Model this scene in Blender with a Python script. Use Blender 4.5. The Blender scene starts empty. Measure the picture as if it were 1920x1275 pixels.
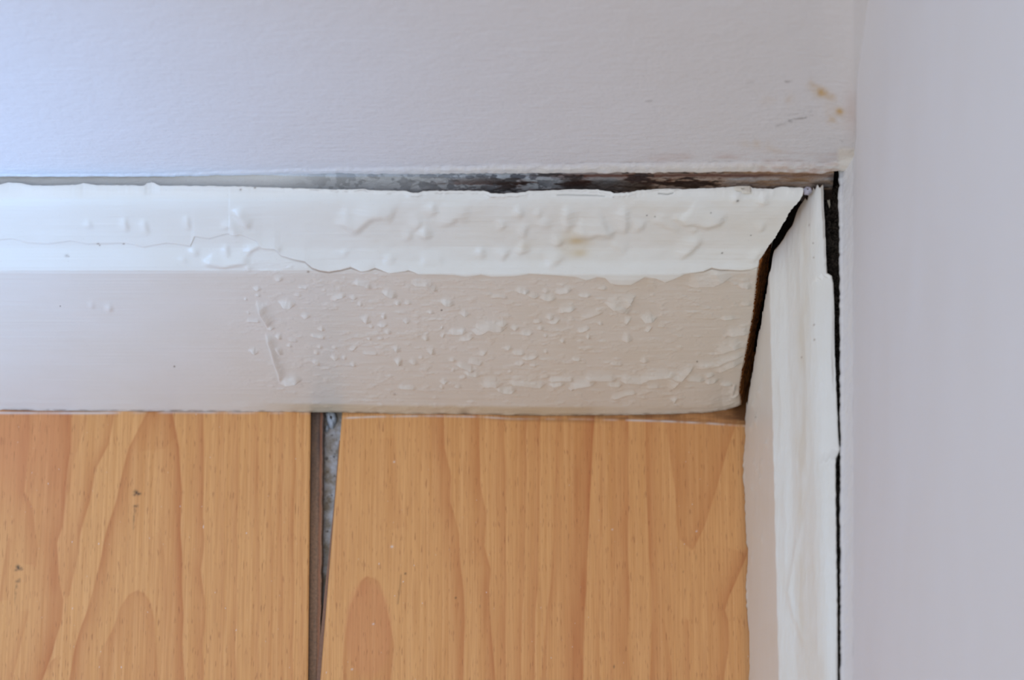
import bpy, math
import numpy as np

# ------------------------------------------------------------------ camera, light, exposure
SC = bpy.context.scene
TH = math.radians(70.0)
SN, CS = math.sin(TH), math.cos(TH)
F, D0 = 7500.0, 1.172                      # focal length in pixels of a 1920 px wide frame; distance to the floor in metres
cam = bpy.data.cameras.new('camera'); cam_o = bpy.data.objects.new('camera', cam)
SC.collection.objects.link(cam_o); SC.camera = cam_o
cam_o.location = (0, -CS*D0, SN*D0)
cam_o.rotation_euler = (math.radians(20.0), 0, 0)
cam.sensor_fit = 'HORIZONTAL'; cam.sensor_width = 36.0; cam.lens = F/1920*36
cam.clip_start = 0.02; cam.clip_end = 50
cam.dof.use_dof = True; cam.dof.focus_distance = 1.088; cam.dof.aperture_fstop = 20

w = bpy.data.worlds.new('room_light'); SC.world = w; w.use_nodes = True
w.node_tree.nodes['Background'].inputs['Color'].default_value = (0.84, 0.945, 1.0, 1)
w.node_tree.nodes['Background'].inputs['Strength'].default_value = 0.85

def area(name, loc, target, size, power, color, spread=180):
    l = bpy.data.lights.new(name, 'AREA'); l.shape = 'RECTANGLE'
    l.size, l.size_y = size; l.energy = power; l.color = color; l.spread = math.radians(spread)
    o = bpy.data.objects.new(name, l); SC.collection.objects.link(o); o.location = loc
    from mathutils import Vector
    o.rotation_euler = (Vector(target)-Vector(loc)).to_track_quat('-Z', 'Y').to_euler()
    return o
area('window_daylight', (-0.75, -1.15, 0.30), (-0.33, 0.0, 0.16), (0.15, 0.15), 0.84, (0.22, 0.50, 1.0), 26)
area('right_wall_fill', (-0.9, -0.3, 1.8), (0, -0.03, 0.08), (0.6, 0.6), 7.2, (0.47, 0.62, 1.0))  # added blue lamp to lift the right wall, no such source in view
area('overhead_fill', (-0.35, -0.9, 2.1), (0, -0.03, 0.08), (0.6, 0.6), 5.0, (1.0, 0.93, 0.86))  # added lamp from above to model the blisters, no such source in view
SC.view_settings.view_transform = 'Standard'; SC.view_settings.look = 'None'
SC.view_settings.gamma = 1.0; SC.view_settings.use_curve_mapping = False
SC.view_settings.exposure = 0.0

# ------------------------------------------------------------------ measuring helpers
# lengths were read off the photograph as pixel marks and turned into metres on the real planes of the room
def depth_of(Y, Z): return D0 + CS*Y - SN*Z
def to_px(X, Y, Z):
    d = depth_of(Y, Z)
    return 960 + F*X/d, 637.5 - F*(SN*Y + CS*Z)/d
def on_z(px, py, Z):                      # mark -> (X, Y) on a level plane
    px = np.asarray(px, float); py = np.asarray(py, float)
    k = (637.5-py)/F
    Y = (k*(D0-SN*Z) - CS*Z)/(SN - k*CS)
    return (px-960)/F*depth_of(Y, Z), Y
def on_y(px, py, Y):                      # mark -> (X, Z) on an upright plane
    px = np.asarray(px, float); py = np.asarray(py, float)
    k = (637.5-py)/F
    Z = (k*(D0+CS*Y) - SN*Y)/(CS + k*SN)
    return (px-960)/F*depth_of(Y, Z), Z
def smooth(a, b, x):
    t = np.clip((x-a)/(b-a), 0, 1); return t*t*(3-2*t)
def vnoise(x, y, seed=0):                 # value noise, -1..1
    rng = np.random.RandomState(seed); T = rng.rand(256, 256)*2-1
    xi = np.floor(x).astype(int); yi = np.floor(y).astype(int)
    fx = x-xi; fy = y-yi; fx = fx*fx*(3-2*fx); fy = fy*fy*(3-2*fy)
    a = T[yi % 256, xi % 256]; b = T[yi % 256, (xi+1) % 256]
    c = T[(yi+1) % 256, xi % 256]; d = T[(yi+1) % 256, (xi+1) % 256]
    return (a*(1-fx)+b*fx)*(1-fy)+(c*(1-fx)+d*fx)*fy
def fbm(x, y, seed=0, n=4):
    s = 0; a = 1; t = 0
    for i in range(n):
        s = s + a*vnoise(x*2**i, y*2**i, seed+i); t += a; a *= .5
    return s/t
def line_dist(px, py, pts):
    """distance to a polyline, signed cross (+ = left of travel in photo sense) and 0..1 position along it"""
    pts = np.asarray(pts, float)
    seg = np.hypot(*(pts[1:]-pts[:-1]).T); L = seg.sum(); acc = 0
    best = np.full(px.shape, 1e9); sgn = np.zeros(px.shape); pos = np.zeros(px.shape)
    for i in range(len(pts)-1):
        ax, ay = pts[i]; dx, dy = pts[i+1]-pts[i]
        l2 = dx*dx+dy*dy+1e-9
        t = np.clip(((px-ax)*dx+(py-ay)*dy)/l2, 0, 1)
        ex = px-ax-t*dx; ey = py-ay-t*dy
        d = np.hypot(ex, ey); m = d < best
        best = np.where(m, d, best)
        cr = dx*(py-ay)-dy*(px-ax)
        sgn = np.where(m, np.sign(cr), sgn)
        pos = np.where(m, (acc+t*seg[i])/L, pos); acc += seg[i]
    return best, sgn, pos
def crop(ox, oy, sc, pts): return [(x/sc+ox, y/sc+oy) for x, y in pts]

# ------------------------------------------------------------------ mesh helpers
def link(o, parent=None):
    SC.collection.objects.link(o)
    if parent: o.parent = parent
    return o
def mesh_np(name, co, quads, mat=None, parent=None, attrs=None, smooth_shade=True, matidx=None):
    me = bpy.data.meshes.new(name)
    co = np.asarray(co, np.float32).reshape(-1, 3); quads = np.asarray(quads, np.int32).reshape(-1, 4)
    me.vertices.add(len(co)); me.vertices.foreach_set('co', co.ravel())
    me.loops.add(quads.size); me.loops.foreach_set('vertex_index', quads.ravel())
    me.polygons.add(len(quads))
    me.polygons.foreach_set('loop_start', np.arange(0, quads.size, 4, dtype=np.int32))
    me.polygons.foreach_set('loop_total', np.full(len(quads), 4, np.int32))
    me.update(calc_edges=True); me.validate()
    me.polygons.foreach_set('use_smooth', np.full(len(me.polygons), smooth_shade, bool))
    for m in (mat if isinstance(mat, (list, tuple)) else [mat]):
        if m: me.materials.append(m)
    if matidx is not None: me.polygons.foreach_set('material_index', np.asarray(matidx, np.int32))
    for k, v in (attrs or {}).items():
        a = me.attributes.new(k, 'FLOAT', 'POINT'); a.data.foreach_set('value', np.asarray(v, np.float32).ravel())
    o = bpy.data.objects.new(name, me)
    return link(o, parent)
def grid_quads(nr, nc, off=0, flip=False):
    i = np.arange(nr-1)[:, None]*nc+np.arange(nc-1)[None, :]+off
    q = np.stack([i, i+1, i+1+nc, i+nc], -1).reshape(-1, 4)
    return q[:, ::-1] if flip else q
def box_arrays(x0, x1, y0, y1, z0, z1):
    co = [(x, y, z) for z in (z0, z1) for y in (y0, y1) for x in (x0, x1)]
    q = [(0, 2, 3, 1), (4, 5, 7, 6), (0, 1, 5, 4), (2, 6, 7, 3), (0, 4, 6, 2), (1, 3, 7, 5)]
    return co, q

# ------------------------------------------------------------------ materials
class NB:
    def __init__(s, name, rough=.5, spec=.5):
        s.m = bpy.data.materials.new(name); s.m.use_nodes = True
        s.t = s.m.node_tree; s.b = s.t.nodes['Principled BSDF']
        s.b.inputs['Roughness'].default_value = rough; s.b.inputs['Specular IOR Level'].default_value = spec
        s.co = s.n('ShaderNodeTexCoord').outputs['Object']
    def n(s, t, **k):
        nd = s.t.nodes.new(t)
        for a, v in k.items(): setattr(nd, a, v)
        return nd
    def l(s, a, b): s.t.links.new(a, b)
    def mapping(s, scale):
        m = s.n('ShaderNodeMapping'); m.inputs['Scale'].default_value = scale; s.l(s.co, m.inputs['Vector']); return m.outputs[0]
    def noise(s, scale, detail=3, rough=.55, vec=None, dist=0):
        nd = s.n('ShaderNodeTexNoise'); nd.inputs['Scale'].default_value = scale
        nd.inputs['Detail'].default_value = detail; nd.inputs['Roughness'].default_value = rough
        nd.inputs['Distortion'].default_value = dist
        s.l(vec if vec is not None else s.co, nd.inputs['Vector']); return nd.outputs['Fac']
    def attr(s, name):
        return s.n('ShaderNodeAttribute', attribute_name=name).outputs['Fac']
    def ramp(s, fac, stops):
        r = s.n('ShaderNodeValToRGB'); e = r.color_ramp.elements
        while len(e) < len(stops): e.new(.5)
        for i, (p, c) in enumerate(stops):
            e[i].position = p; e[i].color = (*c, 1) if isinstance(c, tuple) else (c, c, c, 1)
        s.l(fac, r.inputs[0]); return r.outputs[0]
    def mix(s, fac, a, b, mode='MIX'):
        m = s.n('ShaderNodeMix', data_type='RGBA', blend_type=mode); m.clamp_factor = True
        for v, i in ((fac, 0), (a, 6), (b, 7)):
            if isinstance(v, (int, float)): m.inputs[i].default_value = v
            elif isinstance(v, tuple): m.inputs[i].default_value = (*v, 1)
            else: s.l(v, m.inputs[i])
        return m.outputs[2]
    def math(s, op, a, b=None, c=None):
        m = s.n('ShaderNodeMath', operation=op)
        for v, i in ((a, 0), (b, 1), (c, 2)):
            if v is None: continue
            if isinstance(v, (int, float)): m.inputs[i].default_value = v
            else: s.l(v, m.inputs[i])
        return m.outputs[0]
    def color(s, c):
        if isinstance(c, tuple): s.b.inputs['Base Color'].default_value = (*c, 1)
        else: s.l(c, s.b.inputs['Base Color'])
    def bump(s, h, strength=.3, dist=.0002):
        b = s.n('ShaderNodeBump'); b.inputs['Strength'].default_value = strength; b.inputs['Distance'].default_value = dist
        s.l(h, b.inputs['Height']); s.l(b.outputs[0], s.b.inputs['Normal'])
def srgb(r, g, b):
    f = lambda c: (c/255/12.92) if c/255 <= .04045 else ((c/255+.055)/1.055)**2.4
    return (f(r), f(g), f(b))

def mat_gloss(name='board_paint', streak=(900, 60, 900), base=srgb(223, 219, 211)):
    m = NB(name, .38, .45)
    c = base
    c = m.mix(m.ramp(m.noise(60, 3), [(.35, 0.), (.7, .22)]), c, srgb(214, 206, 190))
    c = m.mix(m.ramp(m.noise(2600, 2, .6), [(.68, 0.), (.80, .35)]), c, srgb(150, 138, 118))
    c = m.mix(m.attr('yellow'), c, srgb(196, 170, 120))
    c = m.mix(m.attr('grime_shade'), c, srgb(120, 92, 66))
    c = m.mix(m.attr('dark'), c, srgb(40, 30, 24))
    m.color(c)
    m.bump(m.math('ADD', m.noise(1, 3, .6, m.mapping(streak)), m.math('MULTIPLY', m.noise(1500, 2), .5)), .25, .00012)
    return m.m
M_BOARD = mat_gloss('board_paint', (120, 900, 900))
M_BOARD_R = mat_gloss('board_paint_side', (900, 120, 900))

def mat_wall():
    m = NB('wall_emulsion', .62, .3)
    c = m.mix(m.ramp(m.noise(25, 4), [(.3, 0.), (.75, .35)]), srgb(217, 215, 217), srgb(210, 205, 202))
    c = m.mix(m.attr('rust'), c, srgb(176, 120, 88))
    c = m.mix(m.attr('yellow'), c, srgb(196, 160, 100))
    c = m.mix(m.attr('scuff'), c, srgb(82, 72, 66))
    c = m.mix(m.attr('lip'), c, srgb(226, 219, 208))
    m.color(c)
    h = m.math('ADD', m.math('MULTIPLY', m.noise(1, 4, .6, m.mapping((110, 600, 600))), .7), m.noise(420, 3))
    m.bump(h, .55, .0005)
    return m.m
M_WALL = mat_wall()

def mat_old():
    m = NB('old_grey_paint', .55, .4)
    c = m.mix(m.ramp(m.noise(500, 4), [(.3, 0.), (.7, .6)]), srgb(170, 172, 174), srgb(140, 139, 138))
    c = m.mix(m.attr('tan'), c, srgb(158, 124, 92))
    c = m.mix(m.attr('flake'), c, srgb(86, 86, 90))
    c = m.mix(m.attr('rust'), c, srgb(92, 50, 32))
    c = m.mix(m.attr('dark'), c, srgb(34, 22, 18))
    c = m.mix(m.ramp(m.noise(2600, 2), [(.62, 0.), (.8, .5)]), c, srgb(60, 48, 42))
    c = m.mix(m.attr('pale'), c, srgb(232, 232, 230))
    m.color(c); m.bump(m.noise(1400, 4, .7), .6, .0003)
    return m.m
M_OLD = mat_old()

def mat_simple(name, c0, c1, scale, rough=.8, lo=.35, hi=.65, bump=.5, bd=.0004, spec=.3, stretch=None):
    m = NB(name, rough, spec)
    v = m.mapping(stretch) if stretch else None
    n = m.noise(scale if not stretch else 1, 4, .6, v)
    m.color(m.mix(m.ramp(n, [(lo, 0.), (hi, 1.)]), c0, c1)); m.bump(n, bump, bd)
    return m.m
M_VOID = mat_simple('black_debris', srgb(30, 26, 25), srgb(92, 84, 78), 1500, .95, spec=.1)
M_RAWWOOD = mat_simple('raw_wood', srgb(206, 128, 62), srgb(104, 58, 26), 700, .85, .35, .68, stretch=(900, 900, 160))
M_DARKWOOD = mat_simple('dark_wood', srgb(48, 30, 20), srgb(26, 17, 12), 700, .9)
M_HDF = mat_simple('fibreboard', srgb(112, 82, 62), srgb(84, 62, 50), 1800, .8)
M_BRICK = mat_simple('rough_plaster', srgb(44, 36, 32), srgb(24, 20, 18), 400, .9)  # coloured near black to stand in for shade inside the crack
def mat_tongue():
    m = NB('tongue_fibreboard', .7, .3)
    c = m.mix(m.ramp(m.noise(1300, 4), [(.3, 0.), (.7, 1.)]), srgb(184, 146, 118), srgb(146, 120, 100))
    c = m.mix(m.attr('dirt'), c, srgb(92, 84, 84)); c = m.mix(m.attr('red'), c, srgb(184, 120, 84))
    m.color(c); m.bump(m.noise(1800, 3), .5, .0002); return m.m
M_TONGUE = mat_tongue()
def mat_sub():
    m = NB('subfloor_screed', .85, .25)
    c = m.mix(m.ramp(m.noise(260, 5, .65), [(.35, 0.), (.62, 1.)]), srgb(222, 222, 226), srgb(164, 150, 132))
    c = m.mix(m.ramp(m.noise(700, 3), [(.6, 0.), (.72, .7)]), c, srgb(74, 64, 54))
    m.color(c); m.bump(m.noise(700, 4), .5, .0004); return m.m
M_SUB = mat_sub()
def mat_wood():
    m = NB('beech_laminate', .36, .42)
    grain = m.noise(1, 3, .6, m.mapping((2600, 55, 1)))
    fine = m.noise(1, 2, .5, m.mapping((1100, 14, 1)))
    fleck = m.ramp(m.noise(1, 1, .5, m.mapping((2600, 240, 1))), [(.64, 0.), (.74, 1.)])
    base = m.mix(m.ramp(fine, [(.3, 0.), (.7, 1.)]), srgb(230, 173, 112), srgb(217, 157, 95))
    c = m.mix(m.math('MULTIPLY', m.attr('tone'), 1.3), base, srgb(192, 120, 68))
    c = m.mix(m.attr('red'), c, srgb(210, 134, 92))
    c = m.mix(m.math('MULTIPLY', m.ramp(grain, [(.4, 0.), (.75, 1.)]), .42), c, srgb(180, 116, 68))
    c = m.mix(m.math('MULTIPLY', fleck, .6), c, srgb(150, 88, 50))
    white = m.ramp(m.noise(1, 1, .5, m.mapping((1300, 620, 1))), [(.775, 0.), (.80, .6)])
    c = m.mix(white, c, srgb(226, 214, 210))
    c = m.mix(m.attr('dirt'), c, srgb(104, 66, 36))
    c = m.mix(m.attr('mark'), c, srgb(34, 36, 34))
    c = m.mix(m.attr('paint'), c, srgb(222, 216, 214))
    m.color(c); m.bump(m.math('ADD', grain, m.math('MULTIPLY', fleck, -.6)), .12, .00008)
    return m.m
M_WOOD = mat_wood()
M_CHIP = mat_simple('paint_chip', srgb(206, 214, 224), srgb(186, 194, 204), 500, .5, bump=.2)
M_CHIPW = mat_simple('white_paint_chip', srgb(222, 214, 200), srgb(206, 196, 180), 400, .5, bump=.2)

# ------------------------------------------------------------------ outlines measured from the photograph (marks)
TOP = [(-600,345),(0,345),(16,342),(44,344),(59,347),(98,348),(145,346),(157,343),(170,345),(180,347),(235,347),(270,348),(276,343),(284,341),(290,343),
       (294,346),(300,348),(353,348),(451,349),(510,351),(588,354),(640,355),(682,354),(690,356),(764,358),(770,361),(784,361.5),(793,358),
       (850,357),(907,357.5),(919,361.6),(939,363),(975,361),(984,359.6),(993,357),(1000,357.5),(1081,354.6),(1122,355),(1130,357.5),(1145,359),(1151,361.6),
       (1179,361),(1186,359),(1196,356.7),(1245,353.4),(1285,354.6),(1347,351.4),(1375,350),(1408,349.5),(1412,352.6),(1449,354),(1456,352),(1465,350),(1480,351),(1510,352),(1600,352)]
BOT = [(-600,768),(0,768),(150,769.5),(300,770),(450,770.5),(600,771),(700,773),(900,776),(1030,777.5),(1200,776),(1300,773.5),(1338,772),(1344,774),(1348,768),(1352,772),(1362,768),(1388,758),(1420,757)]
WALLB = [(-600,336),(0,335),(275,334.5),(431,331),(640,326.5),(788,328),(830,326.5),(898,325.7),(1099,324.5),(1204,324),(1351,322.8),(1422,322),(1481,324),(1540,326.5),(1561,321),(1600,320)]
CR_L = [(342,1505),(363.5,1505),(375,1500),(398,1481),(428,1463.5),(440,1456),(452,1448),(470,1436),(487,1424.5),(506,1421),(539,1417.6),(580,1413.5),(619,1406.7),(653,1400),(677,1396),(699,1391),(733,1387),(757,1388),(790,1388)]
CR_R = [(340,1518),(365,1512),(388,1496),(419,1486),(435,1473),(442,1470.6),(459,1457.6),(466,1450),(492,1447)]
OUT_R = [(330,1541),(345,1543),(380,1544.5),(420,1547),(480,1549),(512,1551),(517,1560),(530,1562.5),(560,1564),(653,1565),(760,1569.5),(832,1573),(841,1574.7),(852,1571),(859,1567),(900,1567),(990,1568),(1120,1570),(1275,1571),(2600,1574)]
GAP_R = [(300,1572),(335,1572.5),(345,1574),(362,1572),(400,1573),(480,1574),(560,1575),(700,1575),(840,1576),(900,1575.5),(1100,1576),(1275,1576),(2600,1580)]
def interp(tab, x): a = np.array(tab, float); return np.interp(x, a[:, 0], a[:, 1])

FILM = [(-600,451),(0,451),(24,449),(51,457),(90,459),(133,453),(165,459),(235,457),(270,465),(314,457),(357,463),(365,445),(392,449),(425,440),
        (450,440),(480,452),(492,465),(515,466),(526,480),(553,487.5),(572,491),(585,502.6),(600,508),(617,511),(640,508),(658,502.6),(677,512),(690,510),(703.5,504.5),
        (730,515),(760,511),(766,509),(785,516),(821.6,516),(854,517),(874.6,520),(903,516),(923.6,520),(964,519),(993,515),(1046,517),(1080,520),(1099.5,526),(1120,520),
        (1135,522),(1145,531),(1160,533),(1183,533),(1209,520),(1231,523),(1247,530),(1264,524),(1282,516),(1319,511),(1334.5,504),(1352,507.7),(1389,510),(1409,507.7),(1420,503),(1500,500)]

# relief strokes: lower edge of each blister, how far it swells above that edge, how high (marks)
S = []
def add(ox, oy, sc, rows, soft=0):
    for r in rows:
        pts, W, A, side = (list(r)+['up'])[:4]
        S.append((crop(ox, oy, sc, pts), W, A, side, soft))
add(440, 480, 5.3125, [
 ([(395,235),(430,250),(475,235)],8,2.6),([(185,320),(215,345),(260,335)],8,2.6),([(205,400),(255,405)],5,1.6),
 ([(215,430),(215,490),(240,570),(300,660),(330,740)],13,4,'right'),([(330,740),(395,715)],8,3),
 ([(300,750),(320,860),(345,920),(375,1040),(420,1150),(445,1275)],11,3.2,'right'),([(470,1275),(560,1262),(645,1235)],14,5),
 ([(450,455),(490,500),(530,510),(590,485)],13,4.5),([(595,400),(660,405)],6,1.6),([(640,325),(720,330)],5,1.5),([(870,350),(910,350)],4,1.2),
 ([(980,455),(1040,420),(1100,400)],10,3),([(1145,410),(1180,432),(1220,420)],8,2.4),([(1200,275),(1280,295),(1340,325)],9,3),
 ([(1475,365),(1530,395),(1600,420)],11,3.8),([(1590,475),(1650,480)],6,2),([(1225,485),(1270,495)],7,2),([(660,600),(700,620),(745,600)],9,2.8),
 ([(830,730),(880,740),(900,725)],8,2.4),([(770,795),(820,810),(880,820)],5,1.8),([(1260,620),(1310,660),(1350,665)],11,3.4),([(1335,700),(1380,715)],6,2),
 ([(1455,605),(1500,625)],9,2.6),([(1430,690),(1480,700),(1520,680)],8,2.4),([(1490,765),(1560,765)],8,2.6),([(1320,825),(1360,830)],5,2),
 ([(1425,825),(1480,820)],5,1.6),([(1145,930),(1180,930),(1220,890)],7,2),([(1290,965),(1350,970),(1410,970)],6,2),([(1570,900),(1610,940),(1650,940)],10,3),
 ([(1590,1020),(1640,1070),(1660,1080)],10,3.4),([(820,905),(870,920)],6,2),([(790,970),(840,975)],7,2),([(955,1000),(1000,1025),(1040,1010)],9,3),
 ([(1065,1010),(1110,1030)],7,2),([(1150,1065),(1200,1090)],7,2.2),([(770,1050),(840,1090)],7,2.2),([(970,915),(1020,915)],5,1.6),
 ([(145,940),(200,975),(235,950)],10,2.8),([(400,800),(460,835)],9,2.6),([(400,900),(440,970),(475,985)],9,2.6),([(550,850),(620,855)],5,1.6),
 ([(520,900),(570,905)],6,1.8),([(130,655),(240,660)],6,1.8),([(95,440),(125,440)],5,1.5),([(120,575),(150,578)],5,1.2)])
add(740, 500, 4.903, [
 ([(180,160),(230,180),(280,175),(340,220),(370,225)],10,3),([(430,325),(480,350),(540,355)],11,3.8),([(300,425),(360,430)],7,2.2),
 ([(600,430),(650,450),(690,435)],11,3.2),([(75,495),(110,515),(140,500)],8,2.4),([(0,345),(50,345)],7,2),([(90,345),(150,345)],7,2),
 ([(510,605),(580,610),(650,600)],10,3.2),([(690,590),(750,608),(800,600),(865,565),(930,578),(1000,570),(1055,540)],12,4.5),
 ([(950,515),(1000,535),(1040,515)],11,3),([(1065,560),(1100,575),(1140,565)],9,2.8),([(1165,605),(1220,618),(1265,605)],7,2.2),
 ([(1120,220),(1180,238),(1230,235)],10,3),([(1230,270),(1290,285),(1320,275)],9,2.6),([(1345,290),(1400,305),(1470,295)],10,3.2),
 ([(1485,245),(1530,245),(1610,215)],10,3),([(1360,235),(1420,235)],9,2),([(1520,420),(1560,405),(1650,385)],10,3),([(1390,470),(1460,480)],9,3),
 ([(1420,520),(1470,515),(1515,480)],9,2.6),([(1310,570),(1370,570)],8,2.4),([(1280,515),(1350,505)],7,2),([(1370,635),(1405,640)],6,1.8),
 ([(1515,670),(1560,700)],8,2.2),([(250,650),(310,675)],9,2.8),([(420,560),(440,570)],6,2),([(420,630),(450,650)],8,2.2),([(610,670),(670,665),(720,640)],10,3),
 ([(300,760),(340,790),(370,795)],11,3),([(220,835),(270,825)],6,1.6),([(130,860),(170,880),(210,880)],9,2.6),([(0,860),(50,890)],10,3),
 ([(785,810),(810,800),(850,770)],9,2.6),([(690,880),(720,870),(770,885),(800,855)],9,2.6),([(500,850),(560,855)],7,2),([(580,890),(630,910),(690,940),(720,935)],10,3),
 ([(650,960),(720,985),(770,985)],9,3),([(520,940),(550,945)],6,2),([(1015,760),(1040,750),(1075,730)],8,2.2),([(1085,785),(1130,795),(1190,785)],8,2.4),
 ([(1190,830),(1250,835),(1310,805)],8,2.4),([(1110,880),(1160,885),(1190,855)],7,2),([(1240,895),(1300,895)],5,1.6),([(1370,765),(1400,785)],6,1.8),
 ([(420,1040),(460,1050),(490,1030)],9,2.8),([(410,1090),(450,1100)],6,2),([(550,1090),(610,1090)],6,1.8),
 ([(800,1110),(830,1080),(880,1065),(940,1070),(1000,1060)],11,4),([(940,1085),(1000,1120),(1050,1125),(1100,1105)],10,4),
 ([(1035,1045),(1100,1055),(1180,1060),(1250,1070),(1330,1080),(1400,1050)],9,3.4),([(1430,1070),(1480,1070),(1550,1055)],9,3),
 ([(1440,1030),(1520,1020),(1620,1025)],8,2.8),([(1600,1100),(1640,1110)],9,2.6),([(50,1100),(110,1105),(180,1110)],8,2.2),([(600,1010),(660,995)],6,1.8),
 ([(1040,950),(1080,950)],6,1.5),([(1340,1000),(1420,990)],6,1.6),([(900,290),(960,280),(1020,300)],7,1.6)])
add(1060, 500, 4.553, [
 ([(1010,160),(1060,180),(1150,160),(1260,160),(1360,120),(1450,80)],20,4),([(355,315),(430,350),(490,378),(520,420)],20,5),([(495,375),(560,310),(612,232)],14,4,'left'),
 ([(650,430),(690,460),(740,455),(770,430)],13,4.5),([(680,550),(710,545),(740,510)],8,2.6),([(500,465),(520,485),(560,430)],9,2.6),([(490,625),(565,625)],15,3.2),
 ([(180,600),(205,605)],9,2.4),([(110,555),(150,550),(200,520)],7,2.2),([(280,490),(320,490)],7,2.2),([(0,375),(40,375),(75,355)],9,3),
 ([(120,255),(210,255)],8,2.4),([(0,220),(50,200)],8,2.6),([(280,190),(350,190)],7,1.8),([(640,800),(710,800)],9,2.8),([(120,460),(240,420),(340,380)],8,1.6),
 ([(150,940),(230,945),(330,950),(450,955)],9,3),([(450,960),(560,965),(650,970),(720,940),(780,930),(860,925),(930,910)],10,3.6),
 ([(30,1030),(100,1000),(200,985),(280,965)],10,4),([(370,995),(440,1000),(480,990)],9,2.8),([(870,910),(950,945),(1020,935)],11,3.2),
 ([(880,1060),(950,990),(1020,930),(1070,880),(1110,830)],11,3.4,'left'),([(1110,860),(1200,860),(1290,850),(1400,800),(1540,770)],9,2.4),
 ([(1250,890),(1310,900),(1400,860),(1530,825)],15,4.2),([(1270,755),(1340,740),(1440,705),(1530,690)],13,3.6),([(1390,590),(1460,590),(1560,570)],14,3.2),
 ([(1340,460),(1440,450)],9,1.8),([(1200,945),(1270,925)],8,2.2),([(1040,965),(1100,960),(1170,975)],11,2.8),([(1200,985),(1260,990),(1300,970)],9,2.6),
 ([(1330,1020),(1420,1030)],7,2),([(900,1100),(930,1140),(960,1090)],9,3),([(380,1110),(450,1100),(540,1070),(620,1062)],6,2),([(1480,175),(1580,190)],11,2.6),
 ([(1460,1000),(1440,1100),(1430,1140)],7,2,'left'),([(1420,1150),(1470,1120),(1510,1060)],8,2.4),([(390,820),(480,830)],7,1.8),([(60,780),(130,785)],6,1.8),
 ([(700,1020),(800,1015)],8,1.8),([(1500,340),(1590,330)],10,1.8)])
add(0, 300, 2.55, [
 ([(495,705),(520,722),(548,712)],10,3.6),([(420,705),(450,712)],8,1.6),([(600,260),(620,350)],9,2,'left'),([(690,270),(720,360)],9,2,'left'),([(900,255),(915,340)],8,2,'left'),
 ([(1100,230),(1150,290),(1190,340)],12,3.4,'right'),([(420,270),(450,330)],9,1.6,'left'),([(1085,390),(1105,480)],9,2,'left'),
 ([(960,475),(980,500),(1070,515),(1160,500),(1210,500)],12,3.4),([(890,430),(950,470)],8,2.4),([(1165,500),(1185,540)],8,2.4,'right'),([(1050,330),(1100,320),(1120,380)],9,2.4,'right'),
 ([(1180,470),(1210,430),(1240,420),(1320,430),(1345,450)],9,2.6),([(840,480),(900,500)],7,1.2)], .6)
add(600, 340, 4.8, [
 ([(100,390),(220,410),(290,465),(340,460),(400,400),(470,345),(560,340),(620,390),(660,400)],20,4),([(840,470),(880,490),(950,510),(1040,495)],15,4),
 ([(840,470),(900,400),(960,380)],12,2.4),([(1040,420),(1180,385),(1240,345),(1290,375),(1340,400)],18,3),([(1450,560),(1480,640),(1500,700)],9,2.6,'left'),
 ([(1720,620),(1800,650),(1920,625)],13,3.6),([(1640,740),(1680,670),(1730,615)],13,3,'left'),([(1780,200),(1820,270),(1850,330)],9,3,'left'),
 ([(1030,170),(1040,240),(1080,290)],11,2.6,'left'),([(1580,440),(1640,430),(1700,380)],14,2.6),([(1850,540),(1860,440),(1900,380)],10,2.4,'left'),
 ([(560,740),(620,730),(700,735)],9,1.8),([(880,745),(1000,740),(1140,750)],10,1.8),([(250,600),(240,690)],8,1.5,'left'),([(740,540),(790,520),(840,530)],12,2)], 1)
add(1000, 340, 4.0, [
 ([(228,160),(220,300),(240,400)],12,3.4,'right'),([(255,400),(330,420),(420,425),(480,405),(580,420),(620,370),(640,340)],19,4.6),
 ([(700,170),(712,250),(715,340),(690,420)],11,3,'left'),([(760,400),(820,350),(860,290)],13,3,'left'),
 ([(1060,240),(1080,290),(1140,330),(1200,325),(1300,350),(1400,320),(1470,240)],18,4.6),([(1080,600),(1180,540),(1250,470),(1270,390)],15,3.6,'left'),
 ([(1700,400),(1740,330),(1750,300)],9,2.4,'left'),([(130,495),(200,480),(250,450)],11,3),([(80,640),(160,620),(250,570)],11,2.4),
 ([(1660,130),(1720,180),(1780,185)],13,3),([(1480,100),(1490,130),(1530,180)],9,2.4),([(880,290),(960,330),(1040,370),(1100,410)],11,2),
 ([(40,180),(60,240),(50,300)],9,2,'left'),([(560,470),(640,520),(700,560)],10,1.6),([(1060,240),(1050,300)],9,2.4,'right'),([(1640,640),(1690,560),(1740,500)],9,1.8,'left'),
 ([(150,370),(60,350),(0,290)],12,2),([(1230,330),(1220,400)],9,2,'left')], 1)

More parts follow.
